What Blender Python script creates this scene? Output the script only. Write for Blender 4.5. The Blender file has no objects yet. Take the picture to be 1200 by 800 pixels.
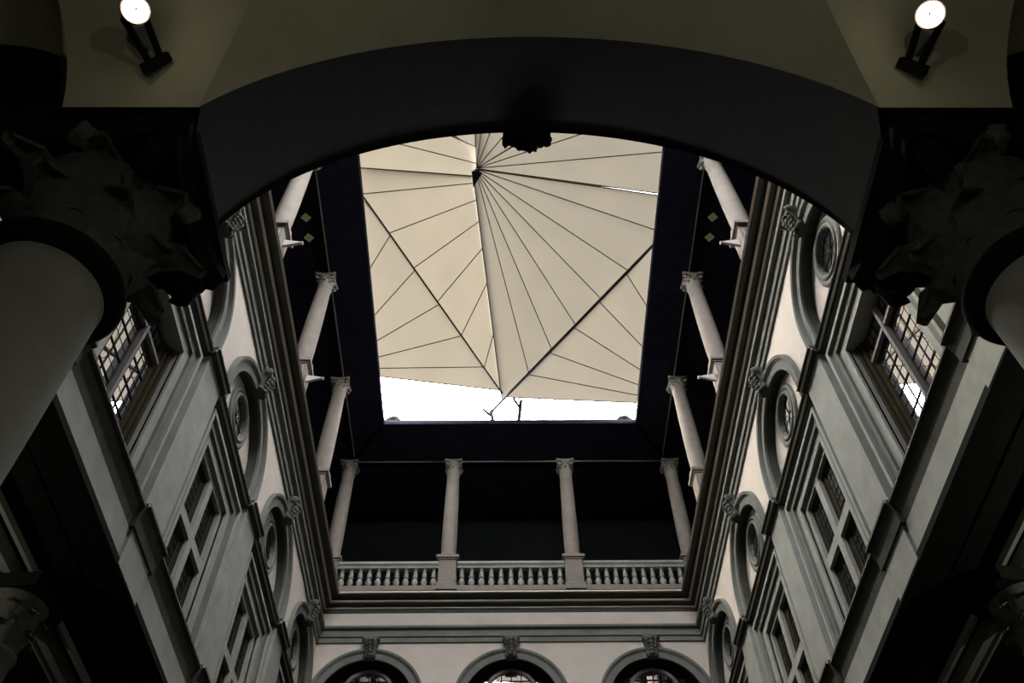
import bpy, math, random
from mathutils import Vector, Matrix, noise
random.seed(7)
PI = math.pi
SC = bpy.context.scene
COL = SC.collection
ZO = 1.6                      # eye height: all z below are measured from the eye
# ------------------------------------------------------------------ camera
F_PX, PITCH, YAW, ROLL = 1028.0, 0.945323, -0.020828, -0.019436
cam_d = bpy.data.cameras.new('camera')
cam_d.sensor_width = 36.0
cam_d.lens = F_PX / 1200.0 * 36.0
cam_d.clip_start, cam_d.clip_end = 0.05, 400
cam = bpy.data.objects.new('camera', cam_d)
COL.objects.link(cam)
_f = Vector((0, math.cos(PITCH), math.sin(PITCH)))
_u = Vector((0, -math.sin(PITCH), math.cos(PITCH)))
_r = Vector((1, 0, 0))
_r, _u = math.cos(ROLL) * _r + math.sin(ROLL) * _u, -math.sin(ROLL) * _r + math.cos(ROLL) * _u
_m = Matrix((_r, _u, -_f)).transposed()
_m = Matrix.Rotation(YAW, 3, 'Z') @ _m
cam.matrix_world = Matrix.Translation((-0.33, 0, ZO)) @ _m.to_4x4()
SC.camera = cam
# ------------------------------------------------------------------ sky, sun, exposure
W = bpy.data.worlds.new('sky')
SC.world = W
W.use_nodes = True
wn = W.node_tree.nodes
wn['Background'].inputs[0].default_value = (0.93, 0.96, 1.0, 1)
wn['Background'].inputs[1].default_value = 36.0
sun_d = bpy.data.lights.new('sun', 'SUN')
sun_d.energy, sun_d.angle, sun_d.color = 70.0, math.radians(60), (1.0, 0.90, 0.76)
sun = bpy.data.objects.new('sun', sun_d)
COL.objects.link(sun)
sun.rotation_euler = Vector((0.55, -0.35, -0.62)).to_track_quat('-Z', 'Y').to_euler()


def portal(name, x, y, z, sx, sy):
    d = bpy.data.lights.new(name, 'AREA')
    d.shape, d.size, d.size_y = 'RECTANGLE', sx, sy
    d.cycles.is_portal = True
    o = bpy.data.objects.new(name, d)
    COL.objects.link(o)
    o.location = (x, y, z + ZO)


portal('sky_portal_gap_far', 0, 24.6, 29.45, 11.3, 2.6)
portal('sky_portal_gap_near', 0, 7.4, 29.45, 11.3, 3.7)
SC.view_settings.view_transform = 'Standard'
SC.view_settings.look = 'None'
SC.view_settings.gamma = 1.0
SC.view_settings.use_curve_mapping = False
SC.view_settings.exposure = 0.0
try:
    SC.cycles.use_denoising = True
    SC.cycles.max_bounces = 8
    SC.cycles.diffuse_bounces = 5
    SC.cycles.sample_clamp_indirect = 6.0
except Exception:
    pass


# ------------------------------------------------------------------ materials
def mat(name, c1, c2=None, scale=6.0, rough=0.8, bump=0.0, metal=0.0, detail=6.0, spec=0.02):
    m = bpy.data.materials.new(name)
    m.use_nodes = True
    nt = m.node_tree
    b = nt.nodes['Principled BSDF']
    b.inputs['Roughness'].default_value = rough
    b.inputs['Metallic'].default_value = metal
    b.inputs['Specular IOR Level'].default_value = spec
    if c2 is None:
        b.inputs['Base Color'].default_value = (*c1, 1)
        return m
    tc = nt.nodes.new('ShaderNodeTexCoord')
    n = nt.nodes.new('ShaderNodeTexNoise')
    n.inputs['Scale'].default_value = scale
    n.inputs['Detail'].default_value = detail
    n.inputs['Roughness'].default_value = 0.65
    nt.links.new(tc.outputs['Object'], n.inputs['Vector'])
    r = nt.nodes.new('ShaderNodeValToRGB')
    r.color_ramp.elements[0].position, r.color_ramp.elements[1].position = 0.3, 0.7
    r.color_ramp.elements[0].color = (*c1, 1)
    r.color_ramp.elements[1].color = (*c2, 1)
    nt.links.new(n.outputs['Fac'], r.inputs['Fac'])
    nt.links.new(r.outputs['Color'], b.inputs['Base Color'])
    if bump:
        bp = nt.nodes.new('ShaderNodeBump')
        bp.inputs['Strength'].default_value = bump
        bp.inputs['Distance'].default_value = 0.02
        nt.links.new(n.outputs['Fac'], bp.inputs['Height'])
        nt.links.new(bp.outputs['Normal'], b.inputs['Normal'])
    return m


def emis(name, col, strength):
    m = bpy.data.materials.new(name)
    m.use_nodes = True
    nt = m.node_tree
    nt.nodes.remove(nt.nodes['Principled BSDF'])
    e = nt.nodes.new('ShaderNodeEmission')
    e.inputs[0].default_value = (*col, 1)
    e.inputs[1].default_value = strength
    nt.links.new(e.outputs[0], nt.nodes['Material Output'].inputs[0])
    return m


def glassmat(name, refl, tint):
    m = bpy.data.materials.new(name)
    m.use_nodes = True
    nt = m.node_tree
    b = nt.nodes['Principled BSDF']
    b.inputs['Base Color'].default_value = (0.012, 0.014, 0.014, 1)
    b.inputs['Roughness'].default_value = 0.3
    b.inputs['Specular IOR Level'].default_value = 0.05
    g = nt.nodes.new('ShaderNodeBsdfGlossy')
    g.inputs['Color'].default_value = (*tint, 1)
    g.inputs['Roughness'].default_value = 0.012
    mx = nt.nodes.new('ShaderNodeMixShader')
    mx.inputs[0].default_value = refl
    nt.links.new(b.outputs[0], mx.inputs[1])
    nt.links.new(g.outputs[0], mx.inputs[2])
    nt.links.new(mx.outputs[0], nt.nodes['Material Output'].inputs[0])
    return m


def clothmat(name, trans, diff):
    m = bpy.data.materials.new(name)
    m.use_nodes = True
    nt = m.node_tree
    nt.nodes.remove(nt.nodes['Principled BSDF'])
    t = nt.nodes.new('ShaderNodeBsdfTranslucent')
    d = nt.nodes.new('ShaderNodeBsdfDiffuse')
    tc = nt.nodes.new('ShaderNodeTexCoord')
    n = nt.nodes.new('ShaderNodeTexNoise')
    n.inputs['Scale'].default_value = 0.7
    n.inputs['Detail'].default_value = 5
    nt.links.new(tc.outputs['Object'], n.inputs['Vector'])
    r = nt.nodes.new('ShaderNodeValToRGB')
    r.color_ramp.elements[0].position, r.color_ramp.elements[1].position = 0.35, 0.65
    r.color_ramp.elements[0].color = (*[c * 0.93 for c in trans], 1)
    r.color_ramp.elements[1].color = (*trans, 1)
    nt.links.new(n.outputs['Fac'], r.inputs['Fac'])
    nt.links.new(r.outputs[0], t.inputs[0])
    d.inputs[0].default_value = (*diff, 1)
    ad = nt.nodes.new('ShaderNodeAddShader')
    nt.links.new(t.outputs[0], ad.inputs[0])
    nt.links.new(d.outputs[0], ad.inputs[1])
    nt.links.new(ad.outputs[0], nt.nodes['Material Output'].inputs[0])
    return m


M = {
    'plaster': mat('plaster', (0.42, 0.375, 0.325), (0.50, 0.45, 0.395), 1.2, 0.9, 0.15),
    'stone': mat('grey_sandstone', (0.115, 0.118, 0.104), (0.165, 0.168, 0.15), 2.2, 0.85, 0.25),
    'light_stone': mat('pale_sandstone', (0.215, 0.217, 0.193), (0.28, 0.282, 0.255), 2.0, 0.85, 0.2),
    'deep_shade_stone': mat('deep_shade_sandstone', (0.006, 0.0085, 0.006), (0.011, 0.0140, 0.0105), 3.0, 0.85, 0.3),  # near-black: deep shade of soffits and undersides put into the colour
    'shade_stone': mat('shade_sandstone', (0.045, 0.047, 0.040), (0.07, 0.072, 0.062), 2.5, 0.85, 0.25),  # same stone darkened: shade of cornices and intrados put into the colour
    'carved': mat('carved_sandstone', (0.06, 0.062, 0.053), (0.11, 0.11, 0.097), 8.0, 0.8, 0.4),
    'column': mat('column_stone', (0.165, 0.142, 0.122), (0.205, 0.18, 0.155), 2.5, 0.75, 0.1),
    'portico_plaster': mat('portico_plaster', (0.40, 0.385, 0.27), (0.48, 0.465, 0.34), 1.5, 0.95, 0.15),
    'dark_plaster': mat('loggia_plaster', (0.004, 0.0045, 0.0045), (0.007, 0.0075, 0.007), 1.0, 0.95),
    'wood': mat('sky_glow_soffit', (0.022, 0.023, 0.042), (0.034, 0.034, 0.06), 2.0, 0.8),  # blue of the sky glow put into the base colour
    'brown_wood': mat('brown_sash_wood', (0.028, 0.023, 0.014), (0.045, 0.037, 0.022), 9.0, 0.6),
    'pale_wood': mat('grey_window_bar', (0.13, 0.12, 0.118), (0.17, 0.16, 0.155), 9.0, 0.6),
    'lead': mat('lead', (0.012, 0.012, 0.013), rough=0.6),
    'iron': mat('black_iron', (0.012, 0.012, 0.012), rough=0.55),
    'rim': mat('lamp_rim', (0.55, 0.42, 0.38), rough=0.35, metal=0.6),
    'floor': mat('paving', (0.035, 0.035, 0.033), (0.05, 0.05, 0.046), 1.5, 0.9),
    'glass': glassmat('leaded_glass', 0.92, (0.93, 0.93, 1.0)),
    'dark_glass': glassmat('dark_glass', 0.012, (0.9, 0.95, 0.95)),
    'cloth': clothmat('sail_canvas', (0.0122, 0.0106, 0.0081), (0.05, 0.044, 0.036)),
    'seam': mat('sail_seam', (0.05, 0.035, 0.02), rough=0.9),
    'lamp': emis('lamp_lens', (1.0, 0.93, 0.86), 14.0),
    'dim': emis('dim_glow', (0.55, 0.48, 0.25), 0.11),  # faint yellow glow of the small squares
    'bracket': mat('grey_bracket', (0.33, 0.30, 0.29), (0.38, 0.35, 0.34), 6.0, 0.5),
}


# ------------------------------------------------------------------ mesh builder
class MB:
    def __init__(self):
        self.v, self.f, self.s = [], [], []

    def add(self, vs, fs, smooth=False):
        o = len(self.v)
        self.v += [tuple(p) for p in vs]
        for f in fs:
            self.f.append(tuple(i + o for i in f))
            self.s.append(smooth)
        return self

    def box(self, x0, x1, y0, y1, z0, z1):
        vs = [(x, y, z) for z in (z0, z1) for y in (y0, y1) for x in (x0, x1)]
        return self.add(vs, [(0, 2, 3, 1), (4, 5, 7, 6), (0, 1, 5, 4), (2, 6, 7, 3), (0, 4, 6, 2), (1, 3, 7, 5)])

    def prism_x(self, prof, x0, x1):
        """profile of (y, z) points swept along x"""
        n = len(prof)
        vs = [(x0, y, z) for y, z in prof] + [(x1, y, z) for y, z in prof]
        fs = [(i, (i + 1) % n, (i + 1) % n + n, i + n) for i in range(n)]
        fs += [tuple(range(n))[::-1], tuple(range(n, 2 * n))]
        return self.add(vs, fs)

    def prism_y(self, prof, y0, y1):
        n = len(prof)
        vs = [(x, y0, z) for x, z in prof] + [(x, y1, z) for x, z in prof]
        fs = [(i, (i + 1) % n, (i + 1) % n + n, i + n) for i in range(n)]
        fs += [tuple(range(n))[::-1], tuple(range(n, 2 * n))]
        return self.add(vs, fs)

    def lathe(self, prof, cx=0, cy=0, seg=24, smooth=True, cap=True):
        n = len(prof)
        vs, fs = [], []
        for k in range(seg):
            a = 2 * PI * k / seg
            vs += [(cx + r * math.cos(a), cy + r * math.sin(a), z) for r, z in prof]
        for k in range(seg):
            k2 = (k + 1) % seg
            for i in range(n - 1):
                fs.append((k * n + i, k2 * n + i, k2 * n + i + 1, k * n + i + 1))
        self.add(vs, fs, smooth)
        if cap:
            self.add([vs[k * n] for k in range(seg)], [tuple(range(seg))[::-1]])
            self.add([vs[k * n + n - 1] for k in range(seg)], [tuple(range(seg))])
        return self

    def ring_y(self, prof, cx, cz, seg=40, a0=0.0, a1=2 * PI, legs=None, smooth=True):
        """profile of (r, y) points turned about an axis along y; legs = z where straight feet end"""
        n = len(prof)
        full = abs(a1 - a0 - 2 * PI) < 1e-6
        st = []
        if legs is not None:
            st.append([(cx + r, y, legs) for r, y in prof])
        for k in range(seg if full else seg + 1):
            a = a0 + (a1 - a0) * k / seg
            st.append([(cx + r * math.cos(a), y, cz + r * math.sin(a)) for r, y in prof])
        if legs is not None:
            st.append([(cx - r, y, legs) for r, y in prof])
        vs = [p for s in st for p in s]
        m = len(st)
        fs = []
        for k in range(m if full else m - 1):
            k2 = (k + 1) % m
            for i in range(n - 1):
                fs.append((k * n + i, k * n + i + 1, k2 * n + i + 1, k2 * n + i))
        return self.add(vs, fs, smooth)

    def tube(self, p, q, r, seg=8, r2=None):
        p, q = Vector(p), Vector(q)
        d = (q - p).normalized()
        a = d.orthogonal().normalized()
        b = d.cross(a)
        r2 = r if r2 is None else r2
        vs = []
        for k in range(seg):
            t = 2 * PI * k / seg
            vs.append(p + (a * math.cos(t) + b * math.sin(t)) * r)
        for k in range(seg):
            t = 2 * PI * k / seg
            vs.append(q + (a * math.cos(t) + b * math.sin(t)) * r2)
        fs = [(k, (k + 1) % seg, (k + 1) % seg + seg, k + seg) for k in range(seg)]
        self.add(vs, fs, True)
        return self.add([], []) if False else self.add(vs, [tuple(range(seg))[::-1], tuple(range(seg, 2 * seg))])

    def bar(self, p, q, w, h):
        """rectangular bar from p to q"""
        p, q = Vector(p), Vector(q)
        d = (q - p).normalized()
        up = Vector((0, 0, 1)) if abs(d.z) < 0.95 else Vector((0, 1, 0))
        a = d.cross(up).normalized() * (w / 2)
        b = a.cross(d).normalized() * (h / 2)
        vs = [c + s * a + t * b for c in (p, q) for s, t in ((-1, -1), (1, -1), (1, 1), (-1, 1))]
        return self.add(vs, [(3, 2, 1, 0), (4, 5, 6, 7), (0, 1, 5, 4), (1, 2, 6, 5), (2, 3, 7, 6), (3, 0, 4, 7)])

    def blob(self, c, r, seed=0, rough=0.25, seg=10, rings=7):
        c = Vector(c)
        vs, fs = [], []
        for i in range(rings + 1):
            th = PI * i / rings
            for k in range(seg):
                ph = 2 * PI * k / seg
                d = Vector((math.sin(th) * math.cos(ph), math.sin(th) * math.sin(ph), math.cos(th)))
                s = 1 + rough * noise.noise(d * 2.3 + Vector((seed * 7.1, seed * 3.3, 0)))
                vs.append((c.x + d.x * r[0] * s, c.y + d.y * r[1] * s, c.z + d.z * r[2] * s))
        for i in range(rings):
            for k in range(seg):
                k2 = (k + 1) % seg
                fs.append((i * seg + k, (i + 1) * seg + k, (i + 1) * seg + k2, i * seg + k2))
        return self.add(vs, fs, True)

    def mesh(self, name, m):
        me = bpy.data.meshes.new(name)
        me.from_pydata(self.v, [], self.f)
        me.polygons.foreach_set('use_smooth', self.s)
        me.materials.append(M[m] if isinstance(m, str) else m)
        me.update()
        return me


def place(name, me, parent=None, loc=(0, 0, 0), rot=None, scale=None):
    o = bpy.data.objects.new(name, me)
    COL.objects.link(o)
    o.parent = parent
    o.location = loc
    if rot:
        o.rotation_euler = rot
    if scale:
        o.scale = scale
    return o


def build(name, mb, m, parent=None, loc=(0, 0, 0), rot=None):
    return place(name, mb.mesh(name, m), parent, loc, rot)


def thing(name, label, cat, loc=(0, 0, 0), rz=0.0, group=None):
    o = place(name, None, None, loc)
    o.rotation_euler = (0, 0, rz)
    o['label'], o['category'] = label, cat
    if group:
        o['group'] = group
    return o


def structure(o, label=None):
    o['kind'] = 'structure'
    if label:
        o['label'] = label
    return o


def copy_tree(o, parent=None):
    c = o.copy()
    COL.objects.link(c)
    if parent is not None:
        c.parent = parent
    for ch in list(o.children):
        copy_tree(ch, c)
    return c


HW, D = 7.17, 27.95            # half width of the court, distance of the far wall
BAYS = [10.41, 15.54, 20.67, 25.80]
PIERS = [7.845, 12.975, 18.105, 23.235]

# ------------------------------------------------------------------ wall pieces, in wall space: x along, -y out into the court
def arch_panel(y_face, r, zc, z0, z1, hw, depth):
    """spandrel wall with a stilted arch hole, plus the intrados"""
    b = MB()
    N = 40
    pts = [(r * math.cos(PI - PI * k / N), zc + r * math.sin(PI * k / N)) for k in range(N + 1)]
    for (xa, za), (xb, zb) in zip(pts, pts[1:]):
        b.add([(xa, y_face, za), (xb, y_face, zb), (xb, y_face, z1), (xa, y_face, z1)], [(0, 1, 2, 3)])
    for s in (-1, 1):
        b.add([(s * hw, y_face, z0), (s * r, y_face, z0), (s * r, y_face, zc), (s * r, y_face, z1), (s * hw, y_face, z1)],
              [(0, 1, 2, 3, 4) if s < 0 else (4, 3, 2, 1, 0)])
    return b


def intrados(r, zc, z0, depth):
    return MB().ring_y([(r, 0.0), (r, depth), (r + 0.04, depth), (r + 0.04, 0.0)], 0, zc, 40, 0, PI, legs=z0, smooth=False)


def tympanum(y, r, zc, z0, ro, zo, depth):
    b = MB()
    N = 64
    inn, out = [], []
    for k in range(N):
        a = 2 * PI * k / N
        c, s = math.cos(a), math.sin(a)
        inn.append((ro * c, zo + ro * s))
        # march the ray from the oculus centre to the outline
        lo, hi = ro, 6.0
        for _ in range(40):
            m = (lo + hi) / 2
            x, z = m * c, zo + m * s
            ins = z > z0 and ((z < zc and abs(x) < r) or (z >= zc and x * x + (z - zc) ** 2 < r * r))
            lo, hi = (m, hi) if ins else (lo, m)
        out.append((lo * c, zo + lo * s))
    for k in range(N):
        j = (k + 1) % N
        b.add([(inn[k][0], y, inn[k][1]), (inn[j][0], y, inn[j][1]), (out[j][0], y, out[j][1]), (out[k][0], y, out[k][1])], [(0, 3, 2, 1)])
        b.add([(inn[k][0], y, inn[k][1]), (inn[j][0], y, inn[j][1]), (inn[j][0], y + depth, inn[j][1]), (inn[k][0], y + depth, inn[k][1])], [(0, 1, 2, 3)], True)
    return b


def rect_hole(y, x0, x1, z0, z1, hx0, hx1, hz0, hz1, depth):
    b = MB()
    P = lambda x, z, yy=y: (x, yy, z)
    for (a, c, e, f) in ((x0, hx0, z0, z1), (hx1, x1, z0, z1), (hx0, hx1, z0, hz0), (hx0, hx1, hz1, z1)):
        b.add([P(a, e), P(c, e), P(c, f), P(a, f)], [(0, 1, 2, 3)])
    loop = [(hx0, hz0), (hx1, hz0), (hx1, hz1), (hx0, hz1)]
    for (xa, za), (xb, zb) in zip(loop, loop[1:] + loop[:1]):
        b.add([P(xa, za), P(xb, zb), P(xb, zb, y + depth), P(xa, za, y + depth)], [(3, 2, 1, 0)])
    return b


def frame_rect(hx, hz0, hz1, w, y0, y1):
    """rectangular moulded band round an opening, open at the foot"""
    b = MB()
    b.box(-hx - w, -hx, y1, y0, hz0, hz1 + w)
    b.box(hx, hx + w, y1, y0, hz0, hz1 + w)
    b.box(-hx, hx, y1, y0, hz1, hz1 + w)
    return b


R_IN, R_OUT, Z_ARC = 1.68, 2.06, 17.37
ZO_OC = 18.05

# shared meshes
me_spandrel = arch_panel(0, R_IN, Z_ARC, 16.8, 19.8, 2.565, 0.34).mesh('spandrel', 'plaster')
me_spandrel_far = arch_panel(0, R_IN, Z_ARC, 16.8, 19.8, 2.565, 0.55).mesh('spandrel', 'plaster')
me_intr = intrados(R_IN, Z_ARC, 16.8, 0.34).mesh('intrados', 'shade_stone')  # shade under the arch put into the stone colour
me_intr_far = intrados(R_IN, Z_ARC, 16.8, 0.55).mesh('intrados', 'deep_shade_stone')  # far arch undersides near-black, their shade in the colour
me_tymp = tympanum(0.27, R_IN, Z_ARC, 16.8, 0.56, ZO_OC, 0.45).mesh('tympanum', 'plaster')
ARCHI = [(R_IN - 0.004, 0.02), (R_IN - 0.004, -0.05), (R_IN + 0.05, -0.06), (R_IN + 0.055, -0.035), (R_IN + 0.24, -0.045), (R_IN + 0.25, -0.075), (R_IN + 0.27, -0.08),
         (R_IN + 0.30, -0.13), (R_OUT, -0.15), (R_OUT + 0.01, 0.0)]
me_archi = MB().ring_y(ARCHI, 0, Z_ARC, 48, 0, PI, legs=16.8, smooth=False).mesh('archivolt', 'stone')


def torus_prof(r0, r1, out, y0):
    w = (r1 - r0)
    pr = [(r0, y0 + 0.05)]
    for k in range(9):
        t = PI * k / 8
        pr.append((r0 + w * 0.5 * (1 - math.cos(t)), y0 - out * math.sin(t) - 0.01))
    return pr


OC = torus_prof(0.56, 0.70, 0.10, 0.27) + [(0.705, 0.262), (0.72, 0.20), (0.80, 0.19), (0.86, 0.235), (0.87, 0.28)]
me_oc = MB().ring_y(OC, 0, ZO_OC, 48).mesh('oculus_moulding', 'stone')
me_ocglass = MB().ring_y([(0.0, 0.33), (0.60, 0.33), (0.60, 0.37)], 0, ZO_OC, 32, smooth=False).mesh('pane', 'dark_glass')
b = MB()
for k in range(4):
    a = PI * k / 4
    b.bar((0.58 * math.cos(a), 0.32, ZO_OC + 0.56 * math.sin(a)), (-0.58 * math.cos(a), 0.32, ZO_OC - 0.56 * math.sin(a)), 0.02, 0.015)
me_ocbar = b.mesh('glazing_bar', 'lead')


def keystone_parts():
    """console: wedge block with scroll, acanthus leaf and small lumps"""
    b = MB()
    z0, z1 = 19.02, 19.86
    prof = [(0.05, z0), (-0.16, z0 + 0.02), (-0.20, z0 + 0.12), (-0.17, z0 + 0.24), (-0.20, z0 + 0.42), (-0.28, z0 + 0.58), (-0.34, z0 + 0.70),
            (-0.33, z1 - 0.06), (-0.27, z1), (0.05, z1)]
    n = len(prof)
    vs = []
    for sgn in (-1, 1):
        vs += [(sgn * (0.17 + 0.10 * (z - z0) / (z1 - z0)), y, z) for y, z in prof]
    fs = [(i, (i + 1) % n, (i + 1) % n + n, i + n) for i in range(n)] + [tuple(range(n))[::-1], tuple(range(n, 2 * n))]
    b.add(vs, fs)
    leaf = MB()
    for i in range(5):
        t = i / 4
        zz = z0 + 0.14 + 0.5 * t
        leaf.blob((0, -0.22 - 0.13 * t, zz), (0.07 + 0.03 * t, 0.06, 0.09), i, 0.5)
        for sgn in (-1, 1):
            leaf.blob((sgn * (0.10 + 0.05 * t), -0.19 - 0.13 * t, zz - 0.03), (0.05, 0.05, 0.08), i + 9 * sgn, 0.5)
    scr = MB()
    for sgn in (-1, 1):
        scr.add(*_disc_x(sgn * 0.27, -0.27, z1 - 0.13, 0.13, sgn * 0.05), True)
        scr.add(*_disc_x(sgn * 0.18, -0.15, z0 + 0.09, 0.09, sgn * 0.04), True)
    return b.mesh('console_block', 'carved'), leaf.mesh('acanthus_leaf', 'carved'), scr.mesh('scroll', 'carved')


def _disc_x(x, y, z, r, t):
    n = 14
    vs = [(x, y + r * math.cos(2 * PI * k / n), z + r * math.sin(2 * PI * k / n)) for k in range(n)]
    vs += [(x + t, y + 0.7 * r * math.cos(2 * PI * k / n), z + 0.7 * r * math.sin(2 * PI * k / n)) for k in range(n)]
    fs = [(k, (k + 1) % n, (k + 1) % n + n, k + n) for k in range(n)] + [tuple(range(n, 2 * n))]
    return vs, fs


me_key = keystone_parts()

# impost cornice between pier breaks and over a pier
IMP = [(0.30, 16.62), (0.10, 16.64), (0.09, 16.70), (0.02, 16.72), (0.01, 16.73), (-0.03, 16.74), (-0.04, 16.76), (-0.04, 16.80), (0.02, 16.86), (0.30, 16.88)]
me_imp = MB().prism_x(IMP, -2.0, 2.0).mesh('impost_cornice', 'shade_stone')
lip = lambda y, z, hx, nm: MB().prism_x([(y + 0.06, z - 0.03), (y, z - 0.03), (y + 0.03, z + 0.03), (y + 0.06, z + 0.035)], -hx, hx).mesh(nm, 'plaster')  # pale lip: light on the edge put into the colour
me_iml = [lip(-0.055, 16.785, 2.0, 'impost_lip'), lip(0.0, 16.715, 2.0, 'impost_lip')]
me_imlr = [lip(-0.225, 16.785, 0.67, 'impost_lip'), lip(-0.17, 16.715, 0.665, 'impost_lip')]
me_fll = [lip(-0.115, 11.73, 2.0, 'sill_lip')]
me_fllr = [lip(-0.215, 11.73, 0.705, 'sill_lip')]
IMPR = [(0.30, 16.62), (-0.08, 16.64), (-0.09, 16.70), (-0.15, 16.72), (-0.16, 16.73), (-0.20, 16.74), (-0.21, 16.76), (-0.21, 16.80), (-0.15, 16.86), (0.30, 16.88)]
me_impr = MB().prism_x(IMPR, -0.66, 0.66).mesh('impost_cornice', 'shade_stone')
me_pil = MB().box(-0.56, 0.56, 0.0, 0.30, 11.6, 16.66).mesh('pilaster', 'light_stone')
FLC = [(0.30, 11.20), (0.05, 11.22), (0.04, 11.44), (0.0, 11.58), (-0.02, 11.66), (-0.09, 11.68), (-0.10, 11.70), (-0.10, 11.76), (-0.06, 11.78), (0.35, 11.80)]
me_flc = MB().prism_x(FLC, -2.0, 2.0).mesh('sill_cornice', 'shade_stone')
FLR = [(0.30, 11.20), (-0.06, 11.22), (-0.07, 11.44), (-0.11, 11.58), (-0.13, 11.66), (-0.19, 11.68), (-0.20, 11.70), (-0.20, 11.76), (-0.16, 11.78), (0.35, 11.80)]
me_flr = MB().prism_x(FLR, -0.70, 0.70).mesh('sill_cornice', 'shade_stone')
me_fri = MB().box(-2.0, 2.0, 0.05, 0.40, 10.44, 11.24).mesh('frieze_panel', 'light_stone')
me_frir = MB().box(-0.60, 0.60, -0.01, 0.40, 10.44, 11.24).mesh('frieze_panel', 'light_stone')
me_back = rect_hole(0.26, -2.0, 2.0, 11.6, 16.66, -1.2, 1.2, 11.75, 15.72, 0.50).mesh('window_wall', 'light_stone')
me_fr1 = frame_rect(1.2, 11.68, 15.72, 0.27, 0.30, 0.20).mesh('inner_architrave', 'light_stone')
b = frame_rect(1.47, 11.68, 15.99, 0.22, 0.30, 0.13)
me_fr2 = b.mesh('outer_architrave', 'stone')
me_fr3 = frame_rect(1.69, 11.68, 16.21, 0.10, 0.30, 0.05).mesh('architrave_fillet', 'light_stone')

# entablature profiles (whole wall length)
ARC = [(0.2, 19.74), (-0.07, 19.74), (-0.07, 19.93), (-0.13, 19.95), (-0.13, 20.22), (-0.24, 20.24), (-0.26, 20.25), (-0.27, 20.33), (0.2, 20.37)]
FRZ = [(0.2, 20.36), (-0.03, 20.36), (-0.03, 21.04), (0.2, 21.04)]
CRN = [(0.2, 21.02), (-0.05, 21.05), (-0.08, 21.19), (-0.10, 21.30), (-0.30, 21.32), (-0.30, 21.47), (-0.60, 21.49), (-0.60, 21.64), (-0.2, 21.92), (0.2, 21.95)]
LIPS = ([(-0.06, 21.18), (-0.15, 21.19), (-0.11, 21.26), (-0.06, 21.28)], [(-0.28, 21.33), (-0.385, 21.335), (-0.345, 21.41), (-0.28, 21.43)],
        [(-0.58, 21.505), (-0.675, 21.51), (-0.630, 21.60), (-0.58, 21.62)])  # built in pale plaster, so the colour imitates lit cornice edges
me_lip = lambda prof, x0, x1: MB().prism_x(prof, x0, x1)


def leaded_grid(x0, x1, z0, z1, y, nx, nz, t=0.012):
    g = MB()
    for i in range(nx + 1):
        x = x0 + (x1 - x0) * i / nx
        g.box(x - t, x + t, y - t, y + t, z0, z1)
    for j in range(nz + 1):
        z = z0 + (z1 - z0) * j / nz
        g.box(x0, x1, y - t, y + t, z - t, z + t)
    return g


WN = [0]


def win_name():
    WN[0] += 1
    return 'window_%d' % WN[0]


ORD = ['nearest the arch', 'second from the arch', 'third from the arch', 'at the far corner']


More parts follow.
